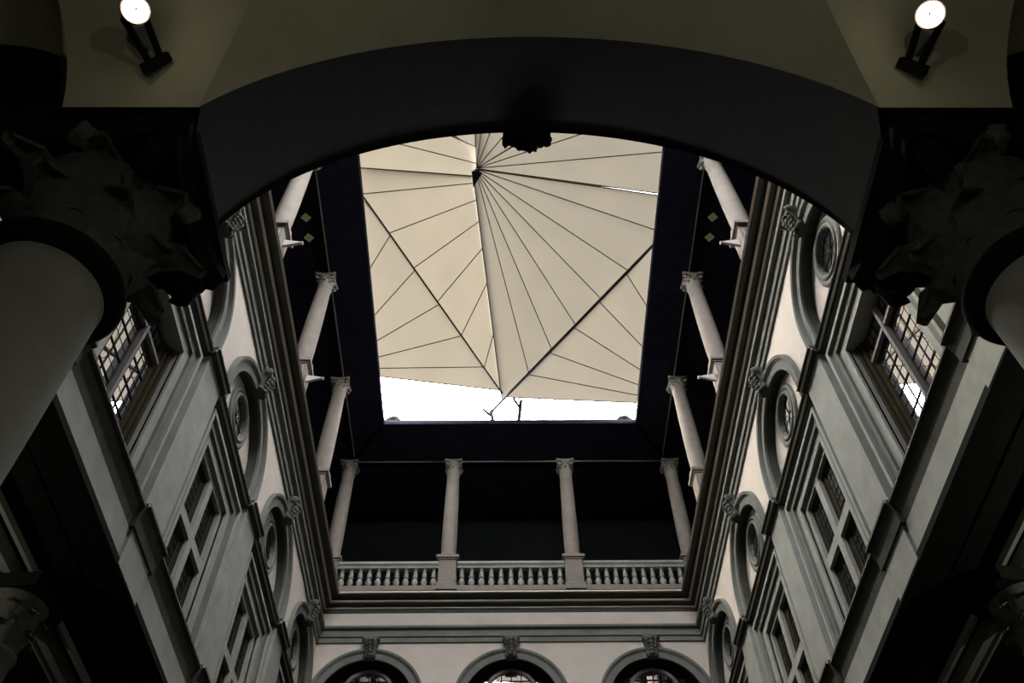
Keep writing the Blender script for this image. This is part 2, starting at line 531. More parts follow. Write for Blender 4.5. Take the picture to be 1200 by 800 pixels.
def cross_window(root_loc, rz, side, i):
    nm = win_name()
    near = (i == 0)
    w = thing(nm, '', 'window', root_loc, rz)
    structure(w, ('tall leaded window reflecting the pale sails high on the %s wall' % side) if near else
              'dark stone cross window on the %s wall, %s' % (side, ORD[i]))
    place('inner_architrave', me_fr1, w)
    place('outer_architrave', me_fr2, w)
    place('architrave_fillet', me_fr3, w)
    if near:
        zt = 14.95
        build('mullion', MB().box(-0.045, 0.045, 0.44, 0.56, 11.75, 15.60), 'pale_wood', w)
        build('transom', MB().box(-0.95, 0.95, 0.46, 0.56, zt - 0.04, zt + 0.04), 'pale_wood', w)
        for s in (-1, 1):
            for (za, zb, nz) in ((11.85, zt - 0.06, 5), (zt + 0.06, 15.66, 1)):
                xa, xb = (0.04, 0.90) if s > 0 else (-0.90, -0.04)
                fr = MB()
                fr.box(xa, xa + 0.03, 0.56, 0.60, za, zb).box(xb - 0.03, xb, 0.56, 0.60, za, zb)
                fr.box(xa, xb, 0.56, 0.60, za, za + 0.03).box(xa, xb, 0.56, 0.60, zb - 0.03, zb)
                sash = build('sash', fr, 'brown_wood', w)
                hz = (zb - za) / nz
                hx = (xb - xa) / 2
                me = MB().box(0, hx, 0.585, 0.60, 0, hz).mesh('pane', 'glass')
                for a in range(2):
                    for c in range(nz):
                        place('pane', me, sash, (xa + a * hx, 0, za + c * hz))
                bars = MB()
                for c in range(1, nz):
                    bars.box(xa, xb, 0.565, 0.585, za + c * hz - 0.016, za + c * hz + 0.016)
                bars.box((xa + xb) / 2 - 0.007, (xa + xb) / 2 + 0.007, 0.565, 0.585, za, zb)
                build('glazing_bar', bars, 'lead', sash)
                build('leading', leaded_grid(xa, xb, za, zb, 0.580, 4, nz * 2, 0.0035), 'lead', sash)
        st = MB()
        for k in range(3):
            xo = 1.2 - 0.10 * k
            for s in (-1, 1):
                st.box(min(s * xo, s * (xo - 0.10)), max(s * xo, s * (xo - 0.10)), 0.40 + 0.07 * k, 0.62, 11.75, 15.7)
        build('shutter_stop', st, 'brown_wood', w)
    else:
        zt = 13.80
        build('mullion', MB().box(-0.13, 0.13, 0.30, 0.40, 11.75, 15.72), 'light_stone', w)
        build('transom', MB().box(-1.2, 1.2, 0.302, 0.40, zt - 0.13, zt + 0.13), 'light_stone', w)
        build('surround', frame_rect(1.02, 11.7, 15.54, 0.19, 0.40, 0.304), 'light_stone', w)
        for s in (-1, 1):
            for (za, zb) in ((11.80, zt - 0.10), (zt + 0.10, 15.60)):
                xa, xb = (0.10, 1.08) if s > 0 else (-1.08, -0.10)
                fr = MB()
                for q, (y0, y1) in enumerate(((0.41, 0.43), (0.425, 0.445), (0.44, 0.46))):
                    e = 0.07 * q
                    fr.box(xa + e, xa + e + 0.07, y0, 0.46, za + e, zb - e).box(xb - e - 0.07, xb - e, y0, 0.46, za + e, zb - e)
                    fr.box(xa + e, xb - e, y0, 0.46, za + e, za + e + 0.07).box(xa + e, xb - e, y0, 0.46, zb - e - 0.07, zb - e)
                sash = build('sash', fr, 'brown_wood', w)
                build('pane', MB().box(xa, xb, 0.465, 0.48, za, zb), 'dark_glass', sash)
                build('leading', leaded_grid(xa + 0.2, xb - 0.2, za + 0.2, zb - 0.2, 0.455, 3, 6, 0.006), 'lead', sash)
    return w


def oculus(root_loc, rz, side, i):
    w = thing(win_name(), '', 'window', root_loc, rz)
    structure(w, 'round oculus with dark pane in the arch on the %s wall, %s' % (side, ORD[i]))
    place('oculus_moulding', me_oc, w)
    place('pane', me_ocglass, w)
    place('glazing_bar', me_ocbar, w)
    return w


def add_keystone(parent, s):
    k = place('keystone', me_key[0], parent, (s, 0, 0))
    place('acanthus_leaf', me_key[1], k)
    place('scroll', me_key[2], k)


def side_wall(side):
    sg = -1 if side == 'left' else 1
    rz = PI / 2 if side == 'left' else -PI / 2
    root_loc = (sg * HW, 0, ZO)
    S = lambda Y: Y if side == 'left' else -Y
    # plain end of the wall by the near arch is the root mesh
    x0, x1 = sorted((S(4.5), S(7.85)))
    b = MB().box(x0, x1, 0.06, 0.5, 10.44, 19.8)
    wall = build('wall_' + side, b, 'plaster', None, root_loc, (0, 0, rz))
    structure(wall, 'tall %s courtyard wall of pale plaster and grey stone arches' % side)
    for Y in BAYS:
        for nm, me in (('spandrel', me_spandrel), ('intrados', me_intr), ('tympanum', me_tymp), ('archivolt', me_archi), ('impost_cornice', me_imp), ('window_wall', me_back),
                       ('sill_cornice', me_flc), ('frieze_panel', me_fri)):
            place(nm, me, wall, (S(Y), 0, 0))
        for me in me_iml + me_fll:
            place(me.name.split('.')[0], me, wall, (S(Y), 0, 0))
        add_keystone(wall, S(Y))
    for Y in PIERS:
        for nm, me in (('impost_cornice', me_impr), ('pilaster', me_pil), ('sill_cornice', me_flr), ('frieze_panel', me_frir)):
            place(nm, me, wall, (S(Y), 0, 0))
    for Y in PIERS:
        for me in me_imlr + me_fllr:
            place(me.name.split('.')[0], me, wall, (S(Y), 0, 0))
    x0, x1 = sorted((S(4.5), S(D + 0.1)))
    build('architrave', MB().prism_x(ARC, x0, x1), 'stone', wall)
    build('frieze', MB().prism_x(FRZ, x0, x1), 'plaster', wall)
    build('cornice', MB().prism_x(CRN, x0, x1), 'shade_stone', wall)
    for lp in LIPS:
        build('cornice_lip', me_lip(lp, x0, x1), 'plaster', wall)
    # lintel soffit and stepped mouldings behind it
    build('lintel', MB().box(x0, x1, 0.0, 1.42, 10.40, 10.55), 'deep_shade_stone', wall)
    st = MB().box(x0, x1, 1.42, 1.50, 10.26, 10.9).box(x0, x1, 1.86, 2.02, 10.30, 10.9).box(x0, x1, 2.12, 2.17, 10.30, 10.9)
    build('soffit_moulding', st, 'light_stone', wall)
    build('soffit', MB().box(x0, x1, 1.5, 2.3, 10.6, 10.75), 'deep_shade_stone', wall)
    build('core', MB().box(x0, x1, 0.70, 0.85, 10.38, 21.9), 'deep_shade_stone', wall)
    for i, Y in enumerate(BAYS):
        loc = (sg * HW, Y, ZO)
        cross_window(loc, rz, side, i)
    for i, Y in enumerate(BAYS):
        oculus((sg * HW, Y, ZO), rz, side, i)
    return wall


wall_left = side_wall('left')
wall_right = side_wall('right')

# far wall
wall_far = build('wall_far', MB().box(-7.3, 7.3, 0.26, 0.6, -ZO, 16.9), 'deep_shade_stone', None, (0, D, ZO))
structure(wall_far, 'far courtyard wall with three glazed arches under the balustrade')
for X in (-5.13, 0, 5.13):
    place('spandrel', me_spandrel_far, wall_far, (X, 0, 0))
    place('archivolt', me_archi, wall_far, (X, 0, 0))
    place('intrados', me_intr_far, wall_far, (X, 0, 0))
    place('impost_cornice', me_imp, wall_far, (X, 0, 0))
    add_keystone(wall_far, X)
build('architrave', MB().prism_x(ARC, -HW - 0.1, HW + 0.1), 'stone', wall_far)
build('frieze', MB().prism_x(FRZ, -HW - 0.1, HW + 0.1), 'plaster', wall_far)
build('cornice', MB().prism_x(CRN, -HW - 0.1, HW + 0.1), 'shade_stone', wall_far)
for lp in LIPS:
    build('cornice_lip', me_lip(lp, -HW - 0.1, HW + 0.1), 'plaster', wall_far)
build('core', MB().box(-7.3, 7.3, 0.80, 0.95, -ZO, 21.9), 'deep_shade_stone', wall_far)
for X, lab in ((-5.13, 'dark arched leaded window at the left end of the far wall'), (0, 'middle arched leaded window of the far wall, bright with sky'),
               (5.13, 'dark arched leaded window at the right end of the far wall')):
    w = thing(win_name(), '', 'window', (X, D, ZO))
    structure(w, lab)
    build('ring', MB().ring_y([(0.80, 0.52), (0.80, 0.42), (0.83, 0.39), (0.91, 0.39), (0.94, 0.42), (0.94, 0.52)], 0, 18.0, 48, smooth=False), 'pale_wood', w)
    # panes: a leaded grid cut to the arch
    px, pz = 0.36, 0.36
    pane_n = 0
    lead = MB()
    for i in range(-5, 5):
        for j in range(8):
            xa, za = i * px, 16.65 + j * pz
            pts = [(xa, za), (xa + px, za), (xa + px, za + pz), (xa, za + pz)]
            keep = []
            for (qx, qz) in pts:
                dz = max(0.0, qz - Z_ARC)
                rr = math.hypot(qx, dz)
                if rr > R_IN:
                    f = R_IN / rr
                    qx, qz = qx * f, (Z_ARC + dz * f if qz > Z_ARC else qz)
                keep.append((qx, qz))
            cx = sum(p[0] for p in keep) / 4
            cz = sum(p[1] for p in keep) / 4
            area = 0.5 * abs(sum(keep[k][0] * keep[(k + 1) % 4][1] - keep[(k + 1) % 4][0] * keep[k][1] for k in range(4)))
            if area < 0.004 or math.hypot(xa + px / 2, max(0, za + pz / 2 - Z_ARC)) > R_IN + 0.16:
                continue
            build('pane', MB().prism_y(keep, 0.47, 0.485), 'glass', w)
    for i in range(-4, 5):
        x = i * px
        h = Z_ARC + math.sqrt(max(0, R_IN ** 2 - x * x))
        lead.box(x - 0.020, x + 0.020, 0.45, 0.475, 16.7, h)
    for j in range(8):
        z = 16.65 + j * pz
        hh = R_IN if z < Z_ARC else math.sqrt(max(0.0, R_IN ** 2 - (z - Z_ARC) ** 2))
        if hh > 0.1:
            lead.box(-hh, hh, 0.45, 0.475, z - 0.020, z + 0.020)
    build('leading', lead, 'lead', w)

# ------------------------------------------------------------------ near wall over the portico arch, portico vault
YF, YN = 4.5, 2.67            # court face and portico face of the arch wall
RA, ZA = 3.5, 7.55            # arch on the court face
RI, ZI, ZSP = 3.02, 5.89, 7.02   # flatter arch on the portico face, springing height
b = MB()
N = 64
T = 29.4
out_c = [(-RA, 7.1)] + [(RA * math.cos(PI - PI * k / N), ZA + RA * math.sin(PI * k / N)) for k in range(N + 1)] + [(RA, 7.1)]
aw = math.acos(-math.sqrt(RI * RI - (ZSP - ZI) ** 2) / RI)
in_c = [(RI * math.cos(aw + (PI - 2 * aw) * k / (N + 2)), ZI + RI * math.sin(aw + (PI - 2 * aw) * k / (N + 2))) for k in range(N + 3)]
XS = -in_c[0][0]


def pierced(po, pi):
    for (xa, za), (xb, zb), (ia, ja), (ib, jb) in zip(po, po[1:], pi, pi[1:]):
        if abs(xb - xa) > 1e-6:
            b.add([(xa, YF, za), (xb, YF, zb), (xb, YF, T), (xa, YF, T)], [(0, 3, 2, 1)])
        if abs(ib - ia) > 1e-6:
            b.add([(ia, YN, ja), (ib, YN, jb), (ib, YN, T), (ia, YN, T)], [(0, 1, 2, 3)])
        b.add([(xa, YF, za), (xb, YF, zb), (ib, YN, jb), (ia, YN, ja)], [(0, 1, 2, 3)], True)


pierced(out_c, in_c)
for s in (-1, 1):
    cs, rs = s * 5.5, 1.55
    po = [(s * RA, 7.1), (s * 3.95, 7.1)]
    pi = [(s * XS, 7.1), (s * 3.95, 7.1)]
    pierced(po, pi)
    arc = [(cs - s * rs * math.cos(PI * k / 32), 7.1 + rs * math.sin(PI * k / 32)) for k in range(33)]
    pierced(arc, arc)
    rest = [(s * 7.05, -ZO), (s * 12.5, -ZO)]
    pierced(rest, rest)
    b.add([(s * 7.05, YF, -ZO), (s * 7.05, YN, -ZO), (s * 7.05, YN, 7.1), (s * 7.05, YF, 7.1)], [(0, 1, 2, 3)])
wall_near = build('wall_near', b, 'deep_shade_stone', None, (0, 0, ZO))
structure(wall_near, 'dark stone wall over the arch in front, facing the portico')
build('archivolt', MB().ring_y([(RA, YF - 0.02), (RA, YF + 0.06), (RA + 0.35, YF + 0.10), (RA + 0.36, YF)], 0, ZA, 64, 0, PI, smooth=False), 'deep_shade_stone', wall_near)
# near keystone console hanging under the crown on the court side
b = MB()
kp = [(YF - 0.05, 11.6), (YF - 0.05, 11.0), (YF + 0.12, 11.0), (YF + 0.30, 11.40), (YF + 0.45, 11.85), (YF + 0.45, 12.2), (YF - 0.05, 12.2)]
vs = []
for sx in (-0.30, 0.33):
    vs += [(sx, y, z) for y, z in kp]
n = len(kp)
b.add(vs, [(i, (i + 1) % n, (i + 1) % n + n, i + n) for i in range(n)] + [tuple(range(n)), tuple(range(n, 2 * n))[::-1]])
kn = build('keystone', b, 'deep_shade_stone', wall_near)
b = MB()
for i, (x, z, r) in enumerate([(-0.25, 11.14, .06), (-0.16, 11.10, .08), (-0.07, 11.02, .09), (0.02, 10.97, .10), (0.11, 11.02, .09), (0.20, 11.10, .07), (0.29, 11.13, .06)]):
    b.blob((x, YF + 0.20, z), (r, 0.10, r * 0.9), i, 0.6)
build('acanthus_leaf', b, 'deep_shade_stone', kn)

# vault of the portico: cross vault, flush bands between the bays
YC, RV, ZV = 0.15, 3.1, 5.19


def vault_row(y):
    """points of one row across the vault, with vertices exactly on the groins"""
    za = ZV + math.sqrt(max(0.0, RV * RV - (y - YC) ** 2))
    g = math.sqrt(max(0.0, RI * RI - (za - ZI) ** 2))
    h = math.sqrt(max(0.0, 1.58 ** 2 - (za - 7.1) ** 2))
    row = []
    for x0, x1, n, kind in ((-7.3, -5.5 - h, 4, 0), (-5.5 - h, -5.5 + h, 24, 2), (-5.5 + h, -g, 8, 0), (-g, g, 60, 1),
                            (g, 5.5 - h, 8, 0), (5.5 - h, 5.5 + h, 24, 2), (5.5 + h, 7.3, 4, 0)):
        for k in range(n + 1):
            x = x0 + (x1 - x0) * k / n
            if kind == 0:
                z = za
            elif kind == 1:
                z = ZI + math.sqrt(max(0.0, RI * RI - x * x))
            else:
                z = 7.1 + math.sqrt(max(0.0, 1.58 ** 2 - (abs(x) - 5.5) ** 2))
            row.append((x, y, z))
    return row


m_ = MB()
rows = [vault_row(-2.36 + (YN + 2.36) * j / 60) for j in range(61)]
nr = len(rows[0])
m_.add([p for r_ in rows for p in r_], [(j * nr + i, j * nr + i + 1, (j + 1) * nr + i + 1, (j + 1) * nr + i) for j in range(60) for i in range(nr - 1)])
vault = build('ceiling', m_, 'portico_plaster', None, (0, 0, ZO))
structure(vault, 'olive lit cross vault of the portico overhead')
build('roof_slab', MB().box(-12.5, 12.5, -3.2, YN, 11.6, 11.8), 'deep_shade_stone', wall_near)
wb = build('wall_back', MB().box(-12.5, 12.5, -3.2, -2.4, -ZO, 11.7), 'dark_plaster', None, (0, 0, ZO))
structure(wb, 'plain back wall of the portico behind the viewer')

# outer shell, floors, eaves
sh = MB().box(-12.7, -12.5, -3.2, 32, -ZO, 30).box(12.5, 12.7, -3.2, 32, -ZO, 30)
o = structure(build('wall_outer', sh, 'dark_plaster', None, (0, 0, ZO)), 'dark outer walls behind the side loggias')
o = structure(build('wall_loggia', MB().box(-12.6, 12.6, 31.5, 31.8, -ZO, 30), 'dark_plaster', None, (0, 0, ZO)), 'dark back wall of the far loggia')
fl = structure(build('floor', MB().box(-12.7, 12.7, -3.2, 32, -ZO - 0.2, -ZO), 'floor', None, (0, 0, ZO)), 'dark stone paving of the courtyard')
ls = MB().box(-12.5, -HW - 0.15, YF, 31.5, 21.6, 21.9).box(HW + 0.15, 12.5, YF, 31.5, 21.6, 21.9).box(-HW - 0.15, HW + 0.15, D + 0.15, 31.5, 21.6, 21.9)
structure(build('floor_loggia', ls, 'deep_shade_stone', None, (0, 0, ZO)), 'dark stone floor of the top loggia')
ps = MB().box(-12.5, -HW - 2.2, YN, 31.5, 10.95, 11.1).box(HW + 2.2, 12.5, YN, 31.5, 10.95, 11.1)
structure(build('ceiling_side_portico', ps, 'deep_shade_stone', None, (0, 0, ZO)), 'plaster ceiling over the side porticos')
b = MB()
zs, zt = 29.30, 29.48
EL0, EL1, ER0, ER1, EN, EF = -5.36, -5.53, 5.42, 5.62, 5.6, 25.62
outer = [(-12.7, YN), (12.7, YN), (12.7, 32), (-12.7, 32)]
inner = [(EL0, EN), (ER0, EN), (ER1, EF), (EL1, EF)]
for k in range(4):
    j = (k + 1) % 4
    A, B, C_, D_ = outer[k], outer[j], inner[j], inner[k]
    b.add([(*A, zs), (*B, zs), (*C_, zs), (*D_, zs), (*A, zt), (*B, zt), (*C_, zt), (*D_, zt)],
          [(3, 2, 1, 0), (4, 5, 6, 7), (2, 3, 7, 6), (0, 1, 5, 4)])
eave = structure(build('ceiling_eaves', b, 'wood', None, (0, 0, ZO)), 'dark eaves soffit round the open roof, blue sky glow in its colour')
# hip beams at the far corners, thin gutter along the opening
for (a, c) in (((-5.60, 25.75), (-7.2, 27.9)), ((5.70, 25.75), (7.25, 27.9))):
    build('hip_beam', MB().bar((*a, 29.26), (*c, 29.20), 0.10, 0.12), 'deep_shade_stone', eave)
for k in range(4):
    p, q = inner[k], inner[(k + 1) % 4]
    build('gutter', MB().bar((*p, 29.44), (*q, 29.44), 0.05, 0.16), 'iron', eave)
for s in (-1, 1):
    build('loggia_beam', MB().box(s * HW - 0.17, s * HW + 0.17, YF, D + 0.2, 29.14, 29.34), 'deep_shade_stone', eave)
    build('beam_fillet', MB().box(s * (HW - 0.19) - 0.02, s * (HW - 0.19) + 0.02, YF, D - 0.1, 29.17, 29.22), 'light_stone', eave)
build('loggia_beam', MB().box(-HW, HW, D - 0.12, D + 0.22, 29.14, 29.34), 'deep_shade_stone', eave)
build('beam_fillet', MB().box(-HW, HW, D - 0.15, D - 0.11, 29.17, 29.22), 'light_stone', eave)


# ------------------------------------------------------------------ capitals
def leaf_mesh(h, w, out, m='carved', name='acanthus_leaf'):
    """curled leaf at origin, base at z=0, leaning towards +x"""
    b = MB()
    nz, nw = 7, 4
    vs, fs = [], []
    for i in range(nz + 1):
        t = i / nz
        z = h * (t if t < 0.8 else 0.8 + (t - 0.8) * 0.35 - 0.35 * (t - 0.8) * 2 * (t - 0.8))
        if t > 0.85:
            z -= h * 0.22 * (t - 0.85) / 0.15
        r = out * (t ** 3)
        ww = w * (0.75 + 0.35 * math.sin(PI * min(1, t * 1.15))) * (1 - 0.55 * max(0, t - 0.7) / 0.3)
        ww *= 1 + 0.16 * math.cos(i * PI)
        for k in range(nw + 1):
            s = k / nw * 2 - 1
            vs.append((r - 0.22 * ww * abs(s) ** 2 + 0.02, s * ww / 2, z - 0.05 * h * abs(s)))
    for i in range(nz):
        for k in range(nw):
            a = i * (nw + 1) + k
            fs.append((a, a + 1, a + nw + 2, a + nw + 1))
    n = len(vs)
    vs2 = [(x - 0.06 * h, y * 0.9, z) for x, y, z in vs]
    b.add(vs, fs, True)
    b.add(vs2, [f[::-1] for f in fs], True)
    edge = [k * (nw + 1) for k in range(nz + 1)] + [nz * (nw + 1) + k for k in range(1, nw + 1)] + [k * (nw + 1) + nw for k in range(nz - 1, -1, -1)]
    for p, q in zip(edge, edge[1:]):
        b.add([vs[p], vs[q], vs2[q], vs2[p]], [(0, 1, 2, 3)])
    return b


def volute_mesh(r, th):
    """spiral scroll lying in the xz plane, centred at origin"""
    b = MB()
    n = 40
    vs, fs = [], []
    for k in range(n + 1):
        a = -0.5 * PI + 2.0 * 2 * PI * k / n
        ro = r * (1 - 0.78 * k / n)
        ri = ro - r * (0.20 - 0.10 * k / n)
        w = th * (0.55 - 0.12 * k / n)
        for rr, y in ((ri, -w), (ro, -w), (ro, w), (ri, w)):
            vs.append((rr * math.cos(a), y, rr * math.sin(a)))
    for k in range(n):
        for q in range(4):
            j = (q + 1) % 4
            fs.append((k * 4 + q, k * 4 + j, k * 4 + 4 + j, k * 4 + 4 + q))
    fs += [(0, 1, 2, 3), (4 * n + 3, 4 * n + 2, 4 * n + 1, 4 * n)]
    b.add(vs, fs)
    b.blob((0, 0, 0), (r * 0.28, th * 0.62, r * 0.28), 3, 0.1, 8, 6)
    return b


def abacus_mb(w, z0, z1, dip=0.13):
    """abacus with hollow sides and clipped corners"""
    pts = []
    N = 8
    for s in range(4):
        a = s * PI / 2
        for k in range(N + 1):
            t = -0.86 + 1.72 * k / N
            x = w / 2 * t
            y = -w / 2 * (1 - dip * (1 - (t / 0.86) ** 2) * 1.0) - 0.0
            pts.append((x * math.cos(a) - y * math.sin(a), x * math.sin(a) + y * math.cos(a)))
    b = MB()
    n = len(pts)
    lv = [(0.93, z0), (0.94, z0 + 0.45 * (z1 - z0)), (1.0, z0 + 0.55 * (z1 - z0)), (1.0, z1)]
    vs = [(x * f, y * f, z) for f, z in lv for x, y in pts]
    fs = []
    for l in range(len(lv) - 1):
        for k in range(n):
            j = (k + 1) % n
            fs.append((l * n + k, l * n + j, (l + 1) * n + j, (l + 1) * n + k))
    fs += [tuple(range(n))[::-1], tuple(range((len(lv) - 1) * n, len(lv) * n))]
    return b.add(vs, fs)


# ------------------------------------------------------------------ top loggia columns (with pedestal)
me_ped = {}
b = MB().box(-0.34, 0.34, -0.30, 0.30, 22.2, 23.45)
me_ped['die'] = b.mesh('die', 'column')
me_ped['plinth'] = MB().prism_x([(-0.36, 21.93), (0.36, 21.93), (0.36, 22.22), (0.32, 22.28), (-0.32, 22.28), (-0.36, 22.22)], -0.40, 0.40).mesh('plinth', 'column')
b = MB().box(-0.38, 0.38, -0.34, 0.34, 23.40, 23.47).box(-0.45, 0.45, -0.41, 0.41, 23.47, 23.60)
me_ped['cap'] = b.mesh('pedestal_cap', 'column')
b = MB()
for s in (-1, 1):                                             # panel mouldings on the two side faces
    for (ya, yb, za, zb) in ((-0.22, 0.22, 22.42, 22.46), (-0.22, 0.22, 23.24, 23.28), (-0.22, -0.18, 22.42, 23.28), (0.18, 0.22, 22.42, 23.28)):
        b.box(s * 0.34 - 0.015, s * 0.34 + 0.015, ya, yb, za, zb)
me_ped['panel'] = b.mesh('panel_moulding', 'light_stone')
me_ped['base'] = MB().lathe([(0.40, 23.60), (0.42, 23.66), (0.40, 23.72), (0.34, 23.74), (0.35, 23.80), (0.31, 23.84)], seg=24).mesh('base', 'column')
SH = [(0.305, 23.82), (0.315, 24.6), (0.312, 25.6), (0.295, 27.0), (0.268, 28.40), (0.29, 28.43), (0.29, 28.48), (0.262, 28.52)]
me_ped['shaft'] = MB().lathe(SH, seg=28).mesh('shaft', 'column')
cb = MB().lathe([(0.262, 28.5), (0.27, 28.7), (0.30, 28.9), (0.36, 29.02)], seg=20)
me_bell = cb.mesh('capital', 'column')
lb = MB()
lf = leaf_mesh(0.30, 0.17, 0.12)
for row, (z, r, off, k8) in enumerate(((28.50, 0.25, 0, 8), (28.66, 0.27, PI / 8, 8))):
    for k in range(k8):
        a = off + 2 * PI * k / k8
        vs = [((r + x) * math.cos(a) - y * math.sin(a), (r + x) * math.sin(a) + y * math.cos(a), z + zz) for x, y, zz in lf.v]
        lb.add(vs, lf.f, True)
for k in range(4):
    a = PI / 4 + k * PI / 2
    vm = volute_mesh(0.10, 0.06)
    vs = [((0.40 + x) * math.cos(a) - y * math.sin(a), (0.40 + x) * math.sin(a) + y * math.cos(a), 28.93 + z) for x, y, z in vm.v]
    lb.add(vs, vm.f)
me_leaves = lb.mesh('carved_leaves', 'column')
me_ab = abacus_mb(0.84, 29.03, 29.14).mesh('abacus', 'column')


def loggia_column(label, x, y, rz, group):
    t = thing('loggia_column', label, 'column', (x, y, ZO), rz, group)
    ped = place('pedestal', me_ped['die'], t)
    place('plinth', me_ped['plinth'], ped)
    place('pedestal_cap', me_ped['cap'], ped)
    place('panel_moulding', me_ped['panel'], ped)
    place('base', me_ped['base'], t)
    place('shaft', me_ped['shaft'], t)
    c = place('capital', me_bell, t)
    place('carved_leaves', me_leaves, c)
    place('abacus', me_ab, c)
    return t


CG = 'columns of the top loggia'
for x, lab in ((-2.5, 'pale stone loggia column left of centre behind the far balustrade'), (2.55, 'pale stone loggia column right of centre behind the far balustrade'),
               (-7.22, 'pale stone loggia column in the far left corner'), (7.32, 'pale stone loggia column in the far right corner')):
    loggia_column(lab, x, D + 0.02, 0, CG)
for s, sd in ((-1, 'left'), (1, 'right')):
    for Y, w in ((12.975, 'nearest the dark arch'), (18.105, 'middle of three'), (23.235, 'next to the corner column')):
        loggia_column('pale loggia column along the %s roof edge, %s' % (sd, w), s * 7.12, Y, -s * PI / 2, CG)

# balustrade sections on the far side
BAL = [(0.10, 22.20), (0.10, 22.25), (0.06, 22.28), (0.065, 22.31), (0.115, 22.40), (0.13, 22.50), (0.11, 22.58), (0.06, 22.66), (0.058, 22.69), (0.105, 22.705), (0.105, 22.75),
       (0.06, 22.765), (0.09, 22.84), (0.095, 22.89), (0.06, 23.02), (0.056, 23.06), (0.09, 23.08), (0.09, 23.12)]
me_bal = MB().lathe(BAL, seg=12).mesh('baluster', 'light_stone')


def balustrade(label, x0, x1, n):
    cx = (x0 + x1) / 2
    hw = (x1 - x0) / 2
    t = thing('balustrade', label, 'balustrade', (cx, D, ZO), 0, 'balustrade sections of the far loggia')
    build('bottom_rail', MB().prism_x([(-0.26, 21.93), (0.2, 21.93), (0.2, 22.20), (-0.20, 22.20), (-0.26, 22.16)], -hw, hw), 'column', t)
    build('top_rail', MB().prism_x([(-0.13, 23.12), (0.13, 23.12), (0.14, 23.22), (0.2, 23.26), (0.2, 23.40), (-0.2, 23.40), (-0.22, 23.28), (-0.15, 23.22)], -hw, hw), 'light_stone', t)
    for k in range(n):
        place('baluster', me_bal, t, (-hw + (k + 0.5) * 2 * hw / n, 0, 0))


balustrade('stone balustrade section in front of the left far loggia bay', -6.86, -2.86, 11)
balustrade('stone balustrade section in front of the middle far loggia bay', -2.12, 2.18, 11)
balustrade('stone balustrade section in front of the right far loggia bay', 2.93, 6.96, 11)

# bracket spotlights on the side pedestals
for s, sd in ((-1, 'left'), (1, 'right')):
    for Y, w in ((12.975, 'nearer the dark arch'), (18.105, 'halfway along the roof edge')):
        t = thing('bracket_spotlight', 'small pale bracket spotlight on the %s roof edge, %s' % (sd, w), 'spotlight', (s * 6.86, Y + (0.0), ZO + 22.75), 0, 'bracket spotlights')
        g = MB()
        g.add([(s * 0.06, -0.04, 0.02), (s * 0.06, -0.04, 0.42), (-s * 0.50, -0.04, 0.30), (-s * 0.50, -0.04, 0.22),
               (s * 0.06, 0.04, 0.02), (s * 0.06, 0.04, 0.42), (-s * 0.50, 0.04, 0.30), (-s * 0.50, 0.04, 0.22)],
              [(0, 1, 2, 3), (7, 6, 5, 4), (0, 4, 5, 1), (1, 5, 6, 2), (2, 6, 7, 3), (3, 7, 4, 0)])
        build('arm', g, 'bracket', t)
        build('lamp_head', MB().tube((-s * 0.48, 0, 0.25), (-s * 0.62, 0, 0.25), 0.045, 10, 0.055), 'bracket', t)
        build('foot', MB().box(-0.05 + s * 0.08, 0.05 + s * 0.08, -0.06, 0.06, -0.05, 0.45), 'iron', t)

# dim glowing squares under the loggia ceiling
for s, sd in ((-1, 'left'), (1, 'right')):
    for Y, w in ((15.39, 'nearer the dark arch'), (16.24, 'farther from the dark arch')):
        t = thing('glowing_square', 'small dim yellow glowing square under the %s eaves, %s' % (sd, w), 'lamp', (s * 7.58, Y, ZO + 29.22), PI / 4, 'glowing squares of the loggia')
        build('frame', MB().box(-0.17, 0.17, -0.17, 0.17, 0.0, 0.07), 'iron', t)
        build('glow_face', MB().box(-0.14, 0.14, -0.14, 0.14, -0.02, 0.0), 'dim', t)

# corner ornaments on the eaves (scalloped shell)
for s, sd in ((-1, 'left'), (1, 'right')):
    t = thing('antefix', 'small scalloped ornament standing in the far %s corner of the roof opening' % sd, 'ornament', (s * 5.15, 25.7, ZO + 29.48), 0, 'corner ornaments of the eaves')
    b = MB()
    for k in range(5):
        a = PI * (0.1 + 0.2 * k)
        b.blob((0.22 * math.cos(a), 0, 0.10 + 0.22 * math.sin(a)), (0.12, 0.08, 0.12), k, 0.3)
    b.box(-0.4, 0.4, -0.08, 0.08, 0, 0.1)
    build('shell', b, 'iron', t)


